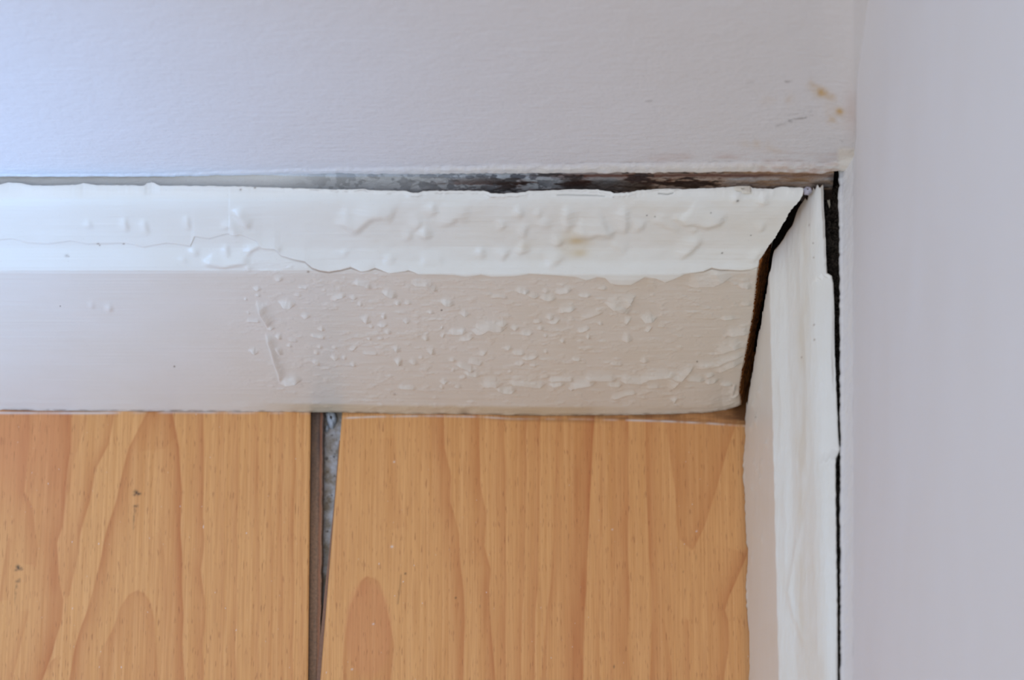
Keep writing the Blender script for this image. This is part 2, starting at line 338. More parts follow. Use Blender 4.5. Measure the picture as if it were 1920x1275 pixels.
def blur(H, n):
    for _ in range(n):
        H[1:-1] = .25*H[:-2]+.5*H[1:-1]+.25*H[2:]; H[:, 1:-1] = .25*H[:, :-2]+.5*H[:, 1:-1]+.25*H[:, 2:]
    return H
def relief(px, py, rmid, want_soft):
    H = np.zeros(px.shape)
    rowy = py[:, rmid]
    for pts, W, A, side, soft in S:
        if (soft > 0) != want_soft: continue
        P = np.array(pts); R = W*2.2+3
        r = np.nonzero((rowy > P[:, 1].min()-R) & (rowy < P[:, 1].max()+R))[0]
        if not len(r): continue
        r0, r1 = r.min(), r.max()+1
        mid = (r0+r1)//2
        c = np.nonzero((px[mid] > P[:, 0].min()-R-12) & (px[mid] < P[:, 0].max()+R+12))[0]
        if not len(c): continue
        c0, c1 = c.min(), c.max()+1
        X = px[r0:r1, c0:c1]; Y = py[r0:r1, c0:c1]
        if side == 'up' and not soft:
            cc = P.mean(0); ln = abs(P[-1, 0]-P[0, 0])
            if ln < 40: P = cc+(P-cc)*np.array([1.4, 1.1]); W = W*.72
        if side == 'up' and P[0, 0] > P[-1, 0]: P = P[::-1]
        if side != 'up' and P[0, 1] > P[-1, 1]: P = P[::-1]
        d, s, t = line_dist(X, Y, P)
        # travelling right, the upper side has cross < 0; travelling down, the right side has cross < 0
        on = (s < 0) if side in ('up', 'right') else (s > 0)
        d = np.where(on, d, -d)
        L = np.hypot(*(P[1:]-P[:-1]).T).sum(); q = min(.5, 1.6*W/L)
        taper = smooth(0, 1, t/q)*smooth(0, 1, (1-t)/q)
        We = W*(1+.4*soft)*(.3+.7*np.sqrt(taper))
        h = A*smooth(-.8-soft*.25*W, 2.2+soft*.35*W, d)*np.exp(-(np.clip(d-soft*.2*W, 0, None)/We)**2)*taper
        H[r0:r1, c0:c1] = np.maximum(H[r0:r1, c0:c1], h)*.65+.35*(H[r0:r1, c0:c1]+h)
    return H

# ------------------------------------------------------------------ board section: t = depth into the board, z = height
T = .0133
def board_profile(n_face, n_bev):
    key_t = [0, 0, .0002, .0009, .0024, .0036, .0042, .0066, .0088, .0099, .0110, .0124, T]
    key_z = [0, .1120, .1136, .1150, .1176, .1196, .1206, .1270, .1332, .1357, .1374, .1384, .1386]
    kt = np.array(key_t); kz = np.array(key_z)
    L = np.concatenate([[0], np.cumsum(np.hypot(np.diff(kt), np.diff(kz)))])
    v = np.concatenate([np.linspace(0, L[1], n_face, endpoint=False), np.linspace(L[1], L[-1], n_bev)])
    t = np.interp(v, L, kt); z = np.interp(v, L, kz)
    t0_, z0_ = t.copy(), z.copy()
    for _ in range(14):
        t[n_face-8:-2] = np.convolve(t, [.25, .5, .25], 'same')[n_face-8:-2]; z[n_face-8:-2] = np.convolve(z, [.25, .5, .25], 'same')[n_face-8:-2]
    k = smooth(n_face+18, n_face+45, np.arange(len(t))); ks = np.zeros(len(t))
    t = t*k+t0_*(1-k); z = z*k+z0_*(1-k)
    dt = np.gradient(t); dz = np.gradient(z); l = np.hypot(dt, dz)
    return t, z, -dz/l, dt/l             # normal (along t, along z): out of the face and up
YF = -.0220                               # face plane of the back board
XF = .0680                                # face plane of the side board

def back_board():
    t, z, nt, nz = board_profile(230, 145)
    nr, nc = len(t), 1330
    _, py = to_px(0, YF+t, z)
    dep = depth_of(YF+t, z)
    jag = .00022*vnoise(z*1500, z*0, 5)+.00012*vnoise(z*5000, z*0, 6)
    xe = (interp(CR_L, py)-960)/F*dep + jag
    x0 = -.152
    u = np.linspace(0, 1, nc)
    X = x0+(xe[:, None]-x0)*u[None, :]
    Y = np.repeat((YF+t)[:, None], nc, 1); Z = np.repeat(z[:, None], nc, 1)
    px, py = to_px(X, Y, Z)
    H = 2.1*blur(relief(px, py, nc//2, False), 1) + 1.9*blur(relief(px, py, nc//2, True), 14)
    # swollen upper paint coat with its wavy lower edge
    over = smooth(590, 680, px)
    ff = interp(FILM, px); fy = ff*(1-over)+over*(500+.62*(ff-500))
    d = fy-py
    amp = (np.where(px < 430, 2.6, 5.0)*(1-.5*over))*(1+.2*vnoise(px/45, py*0, 11))
    H += amp*smooth(-.6, 5.0, d)*np.exp(-np.clip(d-4, 0, None)/34)
    H += over*.5*np.clip(ff-500, 0, 40)*smooth(-.8, 2.5, d)*np.clip(1-np.clip(d-2, 0, None)/np.clip(fy-488, 6, 60), 0, 1)**1.4
    # crumbly swelling in the damp part, fine ripples
    damp = smooth(330, 620, px)*smooth(0, 12, py-fy)
    H += damp*(1.15*np.clip(fbm(px/17, py/6.5, 21, 3), 0, 1)**1.3*1.9 + .3*fbm(px/36, py/3.2, 25, 2))
    H += smooth(0, 8, d)*(1.1*fbm(px/42, py/26, 31, 3)*smooth(300, 700, px) + .35*fbm(px/60, py/10, 33, 3))
    H += .25*fbm(px/220, py/3.0, 35, 2)+1.2*fbm(px/190, py/90, 37, 2)*smooth(300, 800, px)
    # lip of paint over the bottom edge
    low = smooth(746, 760, py); H += low*(.9+.8*fbm(px/30, py/9, 41, 2))
    # thin cracked paint along the top edge
    cr, _, _ = line_dist(px[-90:], py[-90:], [(1045,365),(1134,367)])
    cr2, _, _ = line_dist(px[-90:], py[-90:], [(1235,363),(1252,365),(1262,362)])
    H[-90:] -= 1.6*np.exp(-(cr/1.3)**2)+1.6*np.exp(-(cr2/1.3)**2)
    S_ = .000146
    Y = Y+nt[:, None]*H*S_; Z = Z+nz[:, None]*H*S_
    # outline of the bottom edge and of the back rim
    wb = 1-smooth(0, .020, z)[:, None]
    pyb0 = interp(BOT, px[0]); pyb = pyb0+.5*vnoise(px[0]/7, px[0]*0, 44)
    lift = np.clip((769-pyb)*(1/(CS*F/1.165)), 0, .006)
    bow = np.clip((np.convolve(np.pad(pyb0, 40, 'edge'), np.ones(81)/81, 'valid')-770)/(SN*F/1.165), -.0004, .0016)
    Z = Z+wb*lift[None, :]; Y = Y-(1-smooth(0, .10, z)[:, None])*bow[None, :]
    wt = smooth(.0106, .0131, t)[:, None]
    pyt = interp(TOP, px[-1])+.6*vnoise(px[-1]/5, px[-1]*0, 45)
    _, yt = on_z(px[-1], pyt, .1386)
    Y = Y+wt*(yt-(YF+T))[None, :]
    # colour masks
    yellow = .5*smooth(752, 758, py)*smooth(450, 600, px)*(1-.75*smooth(1050, 1200, px)) + .22*smooth(0, 1, np.exp(-((px-1075)/26)**2-((py-455)/22)**2)*2)
    for cx, cy, a in ((1080,452,.5),(985,460,.2),(1088,475,.35)): yellow += a*np.exp(-((px-cx)/14)**2-((py-cy)/7)**2)
    yellow += .10*np.clip(fbm(px/50, py/30, 55, 3), 0, 1)*smooth(600, 1000, px)
    grime_shade = .35*smooth(3, 0, np.abs(py-755-2*vnoise(px/60, py*0, 3)))*smooth(350, 700, px)*0
    grime_shade = grime_shade + .62*np.exp(-((py-fy-1.3)/1.6)**2)*smooth(500, 600, px)*(1-smooth(1395, 1415, px))  # brown shade painted under the wavy lower edge of the coat
    grime_shade = grime_shade + .8*smooth(765, 771, py)*np.clip(.5+fbm(px/12, py/4, 56, 2), 0, 1)
    for cx, cy, r, a in ((184,456,2.5,.8),(187,460,1.5,.8),(232,457,2,.9),(125,479.5,3.5,.45),(129,481,1.6,.4),(451,360,1.8,.8),(478,356,1.8,.9),(578,510,2.5,.7),(740,735,2.5,.5),(870,767,9,.45)):
        grime_shade += a*np.exp(-((px-cx)/r)**2-((py-cy)/(r*.8))**2)
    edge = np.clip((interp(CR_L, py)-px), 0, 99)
    grime_shade += .9*np.exp(-(edge/1.8)**2)*smooth(440, 500, py) + .35*np.exp(-(edge/8)**2)*smooth(700, 750, py)
    grime_shade += .5*np.exp(-((pyt[None, :]-py+3)/2.0)**2)*np.clip(fbm(px/9, py/3, 58, 2)+.1, 0, 1)
    dark = np.zeros(px.shape)
    for cx, cy, r in ((1383,376,2.2),(1354,474,1.6),(828,581,1.7),(1150,366,1.2),(1213,404,1.2),(1228,406,1.1),(1408,441,1.2),(1307,676,1.4),(113,574,1.2),(327,687,1.6),(1333,397,1.0)):
        dark += .85*np.exp(-((px-cx)/r)**2-((py-cy)/r)**2)
    dark[-90:] += .45*np.exp(-(cr/1.0)**2)+.6*np.exp(-(cr2/1.0)**2)
    co = np.stack([X, Y, Z], -1)
    # outer lengths left of the view and the hidden back: extra columns and rows
    left = co[:, :1].repeat(2, 1).copy(); left[:, 0, 0] = -.9; left[:, 1, 0] = -.3
    co = np.concatenate([left, co], 1)
    padm = lambda a: np.concatenate([a[:, :1], a[:, :1], a], 1)
    yellow, grime_shade, dark = padm(yellow), padm(grime_shade), padm(dark)
    back = co[-1:].repeat(3, 0).copy(); back[0, :, 2] -= .0016; back[1, :, 1] -= .0004; back[1, :, 2] -= .004; back[2, :, 1] -= .0004; back[2, :, 2] = .001
    back[1, :, 0] = np.minimum(back[1, :, 0], .0705); back[2, :, 0] = np.minimum(back[2, :, 0], .0685)
    front0 = co[:1].copy(); front0[0, :, 1] = YF+T-.0006; front0[0, :, 2] = co[0, :, 2]+.0002
    co = np.concatenate([front0, co, back], 0)
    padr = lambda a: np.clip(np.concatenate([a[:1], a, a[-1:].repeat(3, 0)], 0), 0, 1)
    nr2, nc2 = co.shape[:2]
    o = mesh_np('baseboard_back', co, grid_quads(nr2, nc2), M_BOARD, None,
                dict(yellow=padr(yellow), grime_shade=padr(grime_shade), dark=padr(dark)))
    o['kind'] = 'structure'
    o['label'] = 'white skirting board under the back wall, blistered and wrinkled paint, pulled away at the open mitre'
    # raw wood of the mitre cut, seen through the crack
    rim = np.stack([X[:, -1], Y[:, -1], Z[:, -1]], -1)
    K = 12; rows = []
    tb = np.clip(T-.0004-t, .0001, None)
    for k in range(K+1):
        f = k/K
        p = rim.copy(); p[:, 0] += tb*f*(.34) - .0001; p[:, 1] += tb*f
        p[:, 0] += .00018*vnoise(p[:, 2]*3000, p[:, 1]*3000, 71)*(k > 0)
        rows.append(p)
    cut = np.stack(rows, 1)
    mc = mesh_np('mitre_cut', cut, grid_quads(len(t), K+1), M_RAWWOOD, o); mc['label'] = 'brown raw wood of the mitre cut'
    return o
BB = back_board()

def side_board():
    t, z, nt, nz = board_profile(70, 80)
    nr = len(t)
    # near end (towards the corner) follows the ragged mitre
    ye = np.interp(t, [0, .0002, .0040, .0088, .0096, T], [-.0226, -.0222, -.0168, -.0103, -.0080, -.0076])
    # refine with the measured edge of the crack on the sloping part
    for i in range(nr):
        if z[i] < .113: ye[i] += .0009*vnoise(np.array([z[i]*420]), np.array([0.]), 81)[0]+.0004*vnoise(np.array([z[i]*1600]), np.array([0.]), 82)[0]-.0006*smooth(.05, 0, z[i]); continue
        if t[i] > .0088: continue
        yy = np.linspace(-.026, -.006, 400)
        a, b = to_px(XF+t[i], yy, z[i])
        m = a - interp(CR_R, b)          # right of the crack edge once positive, going down
        ok = np.nonzero(m > 0)[0]
        if len(ok): ye[i] = .85*yy[ok].max()+.15*ye[i] if yy[ok].max() < -.0065 else ye[i]
    ye[z > .113] = np.convolve(np.pad(ye, 1, 'edge'), np.ones(3)/3, 'valid')[z > .113]
    nose = (t > .0100); ye = ye + np.where(nose, .0006*vnoise(t*3000, t*0, 83), 0)
    n1, n2 = 760, 3
    s = np.concatenate([np.linspace(0, .126, n1), [.16, .3, 1.2]])
    nc = len(s)
    Y = ye[:, None]-s[None, :]; X = np.repeat((XF+t)[:, None], nc, 1); Z = np.repeat(z[:, None], nc, 1)
    px, py = to_px(X, Y, Z)
    H = .7*fbm(py/45, X*1200, 91, 3)*smooth(.112, .116, Z)+.35*fbm(py/22, X*3500, 93, 3)+.3*fbm(py/90, Z*900, 94, 2)*(Z < .112)
    for pts, A, wd, sg in (([(1502,380),(1500,470),(1503,560),(1510,640),(1515,720),(1512,850),(1500,960)],1.3,6,1),
                       ([(1498,1000),(1488,1060),(1480,1110),(1492,1160),(1510,1210)],2.0,5,1),([(1470,900),(1474,980),(1472,1060)],1.,5,1),([(1551,517),(1552,600),(1554,720)],-2.6,1.2,1),
                       ([(1525,1000),(1530,1100),(1536,1240)],1.0,5,1),([(1541,560),(1540,640),(1545,730)],1.0,4,1),([(1462,700),(1466,760),(1464,850)],1.,4,1),([(1480,640),(1485,720)],.9,4,1)):
        d, _, tt = line_dist(px, py, pts)
        H += A*np.exp(-(d/wd)**2)*np.clip(6*tt*(1-tt)+.2, 0, 1)
    rng = np.random.RandomState(4)
    for k in range(16):                    # small oblong blisters on the lower face
        cy = [760, 790, 832, 868, 880, 898, 915, 940, 965, 1000, 1045, 1010, 800, 735, 870, 700][k]
        cx = [1414, 1420, 1437, 1417, 1421, 1426, 1413, 1418, 1418, 1415, 1413, 1430, 1411, 1424, 1428, 1433][k]
        H += (1.8+rng.rand()*1.5)*np.exp(-((px-cx)/2.0)**2-((py-cy)/(5+4*rng.rand()))**2)
    # paint lip on the arris
    H += 1.0*np.exp(-((Z-.1128)/.0012)**2)*(1+.6*vnoise(py/16, py*0, 95))
    S_ = .000146
    X = X+nt[:, None]*H*S_; Z = Z+nz[:, None]*H*S_
    # ragged bottom edge, wavy
    foot = 1-smooth(0, .006, z)[:, None]
    X = X - foot*(.00045*vnoise(Y*230, Y*0, 96)+.0002*vnoise(Y*900, Y*0, 97))
    bow = np.interp(py[0], [760, 800, 870, 960, 1020, 1100, 1186, 1275, 1600], [1398, 1396.5, 1395, 1396.5, 1401, 1400.5, 1403, 1403.5, 1406])
    xb, _ = on_z(bow, py[0], 0.0)
    X = X + (1-smooth(0, .09, z)[:, None])*np.clip(xb-XF, -.0016, .0012)[None, :]*np.where(s < .13, 1, 0)[None, :]
    # outer rim as measured
    wt = smooth(.0088, .0128, t)[:, None]
    po = interp(OUT_R, py[-1])+.5*vnoise(py[-1]/9, py[-1]*0, 98)
    xo, _ = on_z(po, py[-1], .1386)
    xo = np.clip(xo, .078, .0832)
    X = X+wt*(xo-(XF+T))[None, :]
    px2 = px
    yellow = .25*np.exp(-((px-1505)/10)**2)*np.clip(fbm(px/12, py/60, 99, 2)+.4, 0, 1)+.1*np.clip(fbm(px/30, py/60, 100, 3), 0, 1)
    grime_shade = .7*np.exp(-((po[None, :]-px)/1.2)**2)*smooth(.0110, .0131, t)[:, None]+.5*smooth(.0008, 0, Z)
    grime_shade = grime_shade + .9*np.exp(-(s[None, :]/.00025)**2)*np.ones_like(Z) + .35*np.exp(-((px-1551.5)/.9)**2)*(py > 515)*(py < 740)
    for cx, cy in ((1420,782),(1525,609),(1526,637),(1503,670),(1517,422),(1525,456),(1526,483)): grime_shade += .8*np.exp(-((px-cx)/1.3)**2-((py-cy)/1.5)**2)
    dark = np.zeros_like(Z)
    co = np.stack([X, Y, Z], -1)
    back = co[-1:].repeat(2, 0).copy(); back[0, :, 2] -= .002; back[1, :, 0] = XF+T-.0008; back[1, :, 2] = .001
    f0 = co[:1].copy(); f0[0, :, 0] = XF+T-.001; f0[0, :, 2] += .0002
    co = np.concatenate([f0, co, back], 0)
    padr = lambda a: np.clip(np.concatenate([a[:1], a, a[-1:].repeat(2, 0)], 0), 0, 1)
    nr2, nc2 = co.shape[:2]
    o = mesh_np('baseboard_right', co, grid_quads(nr2, nc2), M_BOARD_R, None, dict(yellow=padr(yellow), grime_shade=padr(grime_shade), dark=padr(dark)))
    o['kind'] = 'structure'; o['label'] = 'white skirting board along the right wall with a thick peeling rim'
    rim = np.stack([X[:, 0], Y[:, 0], Z[:, 0]], -1)
    K = 6; rows = []
    for k in range(K+1):
        f = k/K; p = rim.copy()
        tb = np.clip(T-.0006-t, .0001, None)
        p[:, 0] += tb*f; p[:, 1] += np.where(z < .112, .15, -.12)*tb*f-.00025; rows.append(p)
    c = mesh_np('mitre_cut', np.stack(rows, 1), grid_quads(nr, K+1, flip=True), M_DARKWOOD, o); c['label'] = 'dark raw wood end'
    return o
SB = side_board()

# ------------------------------------------------------------------ walls
YW = -.0048
def wall_back():
    xs = np.concatenate([[-1.4, -.5, -.2], np.linspace(-.15, .0895, 700)])
    n = 330
    v = np.linspace(0, 1, n)
    px0, _ = to_px(xs, YW, .14)
    _, zb = on_y(px0, interp(WALLB, px0)+.7*vnoise(px0/6, px0*0, 101)+.5*vnoise(px0/22, px0*0, 102), YW-.0006)
    zt = .262
    Z = zb[None, :]+(zt-zb)[None, :]*v[:, None]**1.15
    X = np.repeat(xs[None, :], n, 0)
    hz = Z-zb[None, :]
    px, py = to_px(X, YW+0*X, Z)
    lipw = np.interp(px, [0, 300, 640, 900, 1200, 1500, 1600], [.0018, .0018, .0034, .0048, .0060, .0066, .007])
    lipw = lipw*(1+.12*vnoise(px/40, px*0, 103)+.03*vnoise(px/9, px*0, 107))
    lipm = 1-smooth(.45, 1.08, hz/lipw)
    corner = smooth(1500, 1597, px)
    bul = .0003+.0003*smooth(300, 1200, px)
    Y = YW - lipm*bul*(1+.35*fbm(px/12, py/8, 104, 3)) - .00010*fbm(px/60, py/30, 105, 3)*smooth(0, .01, hz) - .0002*np.exp(-(hz/.0012)**2)*0
    Y = Y - .0016*np.clip((px-1520)/80, 0, 1)**2*smooth(.004, .030, hz)     # rounded inner corner
    lipc = lipm*np.clip(.35+.35*smooth(500, 900, px)+.5*fbm(px/9, py/5, 106, 3), 0, 1)*.8
    yellow = np.zeros_like(X); scuff = np.zeros_like(X); rust = np.zeros_like(X)
    nz_ = np.clip(.75+1.0*fbm(px/11, py/11, 110, 3), 0, 1.4)
    for cx, cy, rx, ry, a in ((1537,170,14,9,.62),(1552,180,16,9,.3),(1525,160,12,9,.25),(1481,187,8,10,.18),(1575,204,9,7,.42),(1560,222,10,8,.32),(1440,188,14,10,.10),(1415,270,30,8,.14),(1445,282,22,6,.18),(1568,212,30,20,.10)):
        yellow += 1.35*a*np.exp(-((px-cx)/rx)**2-((py-cy)/ry)**2)*nz_
    for pts, wd, a in (([(1473,153),(1476,153.5),(1485,152)],1.5,.6),([(1400,156),(1414,153)],1.2,.25),([(1455,237),(1475,230),(1488,228)],2.4,.3),([(1475,228),(1490,223),(1504,222),(1512,220)],1.4,.6),
                       ([(1478,216),(1500,212),(1524,209)],1.,.22),([(1490,207),(1522,202)],1.,.15),([(1500,219),(1525,216)],1.,.2),([(1506,170),(1520,169)],1.,.15),
                       ([(1592,284),(1599,279)],1.8,.9),([(1599,281),(1598,296)],1.,.5),([(1440,203),(1444,198)],1.2,.3),([(1210,190),(1222,189)],1.,.5),
                       ([(742,205),(760,208)],1.,.0),([(1570,302),(1576,300)],1.3,.5),([(1575,258),(1580,262)],1.,.4),([(1598,270),(1606,200),(1612,150)],.9,.15)):
        d, _, t = line_dist(px, py, pts); scuff += a*np.exp(-(d/wd)**2)*np.clip(.6+fbm(px/4, py/3, 111, 2), 0, 1.2)
    rust += .34*smooth(900, 1450, px)*np.exp(-((hz-lipw*1.3)/.004)**2)*np.clip(.3+fbm(px/40, py/7, 112, 3), 0, 1)
    rust += .75*lipm*smooth(1300, 1520, px)*np.clip(.45+fbm(px/14, py/5, 113, 3), 0, 1)
    rust += .6*np.exp(-(hz/.0006)**2)*smooth(650, 1300, px)
    rust += .22*np.exp(-((px-1597)/14)**2-((py-200)/45)**2)
    scuff += .45*np.exp(-((hz-lipw)/.00035)**2)*smooth(400, 1300, px)*np.clip(.15+fbm(px/12, py/5, 114, 3), 0, 1)
    lipc = lipc*(.35+.65*smooth(500, 1000, px))
    lipc = lipc*(1-.45*smooth(1350, 1530, px)*(px < 1560))
    lipc = np.maximum(lipc, .8*smooth(1566, 1576, px)*smooth(.0175, .0120, hz))
    co = np.stack([X, Y, Z], -1)
    low = co[:1].copy(); low[0, :, 1] = YW+.0016; low[0, :, 2] += .0002      # underside of the plaster lip
    top = co[-1:].repeat(2, 0).copy(); top[0, :, 2] = .6; top[1, :, 2] = 2.4
    co = np.concatenate([low, co, top], 0)
    P = lambda a: np.clip(np.concatenate([a[:1], a, a[-1:].repeat(2, 0)*0], 0), 0, 1)
    o = mesh_np('wall_back', co, grid_quads(*co.shape[:2]), M_WALL, None, dict(yellow=P(yellow), scuff=P(scuff), rust=P(rust), lip=P(lipc)))
    o['kind'] = 'structure'; o['label'] = 'pale grey painted back wall with yellow stains by the corner'
    # old paint in the gap under the lip
    xs = np.concatenate([[-1.39, -.3], np.linspace(-.16, .0835, 1250)]); ss = np.linspace(0, 1, 110)
    X, Sg = np.meshgrid(xs, ss)
    zlip = np.interp(xs, np.linspace(-.16, .0835, 60), on_y(to_px(np.linspace(-.16, .0835, 60), YW, .14)[0], interp(WALLB, to_px(np.linspace(-.16, .0835, 60), YW, .14)[0]), YW)[1])
    Y = YW+.0010-.0052*Sg; Z = zlip[None, :]+.0012-.0078*Sg-.0022*Sg**2+.0006*np.sin(Sg*6)*smooth(.04, .07, X)
    px, py = to_px(X, Y, Z)
    Y = Y - .00025*fbm(px/14, py/6, 120, 3)*smooth(500, 900, px)
    n1 = fbm(px/20, py/11, 121, 4); n2 = fbm(px/60, py/7, 122, 4)
    flake = smooth(.12, .16, n1)*smooth(540, 600, px)*(1-smooth(1000, 1080, px))*.85
    for cx, cy, rx, ry in ((610,336,9,4),(606,343,5,6),(636,334,5,4),(566,345,10,2.5),(795,346,13,5),(812,347,9,6),(850,342,12,6),(845,350,8,5),(925,332,7,5),(970,331,16,5),(880,332,8,3),(737,336,3,2.5),(762,340,3,3),(676,342,3,4)):
        flake = np.maximum(flake, smooth(1.15, .85, np.hypot((px-cx)/rx, (py-cy)/ry)+.35*vnoise(px/3.5, py/3.5, 123)))
    rust = 1.0*smooth(-.12, .25, n2+.35*fbm(px/8, py/5, 124, 3))*smooth(760, 900, px)*(1-.8*smooth(1280, 1380, px))*np.exp(-((py-(345-6*smooth(950, 1250, px)))/9)**2)
    rust += .95*np.exp(-((py-329)/4.2)**2)*smooth(950, 1100, px)*(1-.4*smooth(1400, 1500, px))
    rust += .6*np.exp(-((interp(TOP, px)-py)/2.4)**2)*smooth(620, 800, px)*(1-smooth(1000, 1150, px))
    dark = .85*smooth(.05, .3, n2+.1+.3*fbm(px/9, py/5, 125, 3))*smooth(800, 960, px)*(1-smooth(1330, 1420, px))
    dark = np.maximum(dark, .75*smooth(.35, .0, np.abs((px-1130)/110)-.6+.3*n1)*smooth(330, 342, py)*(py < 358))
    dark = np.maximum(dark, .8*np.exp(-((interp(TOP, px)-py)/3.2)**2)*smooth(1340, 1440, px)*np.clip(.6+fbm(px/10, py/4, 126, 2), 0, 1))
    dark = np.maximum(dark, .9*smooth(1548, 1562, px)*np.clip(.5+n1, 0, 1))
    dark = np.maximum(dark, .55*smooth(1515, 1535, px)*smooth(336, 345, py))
    dark = np.maximum(dark, .97*smooth(1, 5, py-interp(TOP, px))*smooth(1425, 1440, px))  # darkness of the open crack painted onto the strip
    pale = .9*(1-smooth(400, 680, px))+.35*(1-smooth(680, 1000, px))
    tan = smooth(1000, 1250, px)*np.clip(.8+.8*n2, 0, 1)
    co = np.stack([X, Y, Z], -1); P = lambda a: np.clip(a, 0, 1)
    s = mesh_np('old_paint_strip', co, grid_quads(*X.shape), M_OLD, o, dict(flake=P(flake), rust=P(rust), dark=P(dark), pale=P(pale), tan=P(tan)))
    s['label'] = 'old grey paint, flaking and rust brown, in the gap under the wall'
    co, q = box_arrays(-1.4, .10, YW+.0022, YW+.012, -.01, .1470)
    s = mesh_np('wall_base', co, q, M_BRICK, o, smooth_shade=False); s['label'] = 'rough hidden plaster behind the board'
    return o
WB = wall_back()

def wall_right():
    ys = np.concatenate([np.linspace(.004, -.17, 500), [-.3, -.6, -1.3]])
    def xe(y):
        p = interp(GAP_R, to_px(.0845, y, .1405)[1]); return (p-960)/F*depth_of(y, .1405)
    def xm(y): return 640/F*depth_of(y, .151)
    e = xe(ys); m = xm(ys)
    e = np.where(ys < -.16, e[499], e); m = np.where(ys < -.16, m[499], m)
    e = e+.00012*vnoise(ys*1200, ys*0, 130)
    zs = np.concatenate([np.linspace(.1395, .155, 40), np.linspace(.158, .30, 60), [.6, 1.2, 2.4]])
    Y, Z = np.meshgrid(ys, zs)
    f = smooth(.1400, .1412, Z)*.18+.82*np.clip((Z-.1405)/.0105, 0, 1)**.8
    X = e[None, :]+(m-e)[None, :]*f
    X = X-.0005*np.exp(-((Z-.1445)/.0022)**2)*0
    X = X-.020*np.clip(Z-.155, 0, .2) - .0050*np.clip((Y+.032)/.036, 0, 1)**2*smooth(.150, .215, Z)
    X = X+.00012*fbm(Y*400, Z*400, 131, 3)
    px, py = to_px(X, Y, Z)
    lip = .4*(1-smooth(.149, .1525, Z))*np.clip(.6+.5*fbm(Y*500, Z*500, 132, 3), 0, 1)
    scuff = .35*np.exp(-((Z-.1508)/.0006)**2)*np.clip(fbm(Y*300, Z*0, 133, 2), 0, 1)
    scuff = scuff+.7*np.exp(-((Z-.1398)/.0007)**2)
    co = np.stack([X, Y, Z], -1)
    low = co[:1].copy(); low[0, :, 0] += .003; low[0, :, 2] -= .0002
    co = np.concatenate([low, co], 0); P = lambda a: np.clip(np.concatenate([a[:1], a], 0), 0, 1)
    o = mesh_np('wall_right', co, grid_quads(*co.shape[:2]), M_WALL, None, dict(lip=P(lip), scuff=P(scuff), rust=P(lip*0), yellow=P(lip*0)))
    o['kind'] = 'structure'; o['label'] = 'plain pale lilac-grey wall rising at the right'
    # grit at the bottom of the dark gap
    ys = np.linspace(.002, -.17, 700); us = np.linspace(0, 1, 24)
    Yg, U = np.meshgrid(ys, us)
    X = .0795+U*.010; Zg = .126+.0035*fbm(Yg*700, X*700, 140, 4)+.002*smooth(-.06, -.02, Yg)
    g = mesh_np('gap_grit', np.stack([X, Yg, Zg], -1), grid_quads(*X.shape), M_VOID, o); g['kind'] = 'stuff'; g['label'] = 'black grit in the gap behind the board'
    co, q = box_arrays(.0885, .098, -1.3, .004, -.01, .1392)
    s = mesh_np('wall_base', co, q, M_VOID, o, smooth_shade=False); s['label'] = 'dark unpainted plaster below the wall edge'
    return o
WR = wall_right()

# ------------------------------------------------------------------ floor: screed slab, laminate planks
co, q = box_arrays(-1.4, .098, -1.3, YW+.012, -.03, -.0090)
FL = mesh_np('floor', co, q, M_SUB, None, smooth_shade=False); FL['kind'] = 'structure'; FL['label'] = 'pale grey screed under the laminate planks'

def wood_fields(px, py, curves, arches):
    tone = np.zeros(px.shape)
    wob = 2.0*vnoise(py/55, px/200, 150)
    far = lambda pts: np.array([(x, y) if y < 1320 else (x, 1320) for x, y in pts]+([(pts[-1][0], 9000)] if pts[-1][1] > 1320 else []))
    for pts, side, wd, a in curves:
        P = far(pts)
        d, s, t = line_dist(px+wob, py, P)
        on = (s > 0) if side == 'left' else (s < 0)
        f = np.where(on, np.exp(-d/wd), np.exp(-(d/1.6)**2))
        f = np.where((t <= 1e-4) | (t >= .9999), f*np.exp(-(d/10)**2), f)
        tone = np.maximum(tone, a*f)+.25*a*f
    for pts, a, wd in arches:
        P = np.array([(x, y if y < 1320 else 9000) for x, y in pts])
        d, s, t = line_dist(px+wob, py, P)
        x, y = px+wob, py; ins = np.zeros(px.shape, bool); n = len(P)
        for i in range(n):
            x1, y1 = P[i]; x2, y2 = P[(i+1) % n]
            c = ((y1 > y) != (y2 > y)) & (x < (x2-x1)*(y-y1)/(y2-y1+1e-9)+x1); ins ^= c
        tone += np.where(ins, a*(.35+.65*np.exp(-d/wd)), a*np.exp(-(d/1.5)**2)*.7)
    return tone
c1 = lambda pts: crop(0, 760, 2.475, pts); c2 = lambda pts: crop(600, 760, 2.475, pts); c3 = lambda pts: crop(1000, 760, 2.475, pts)
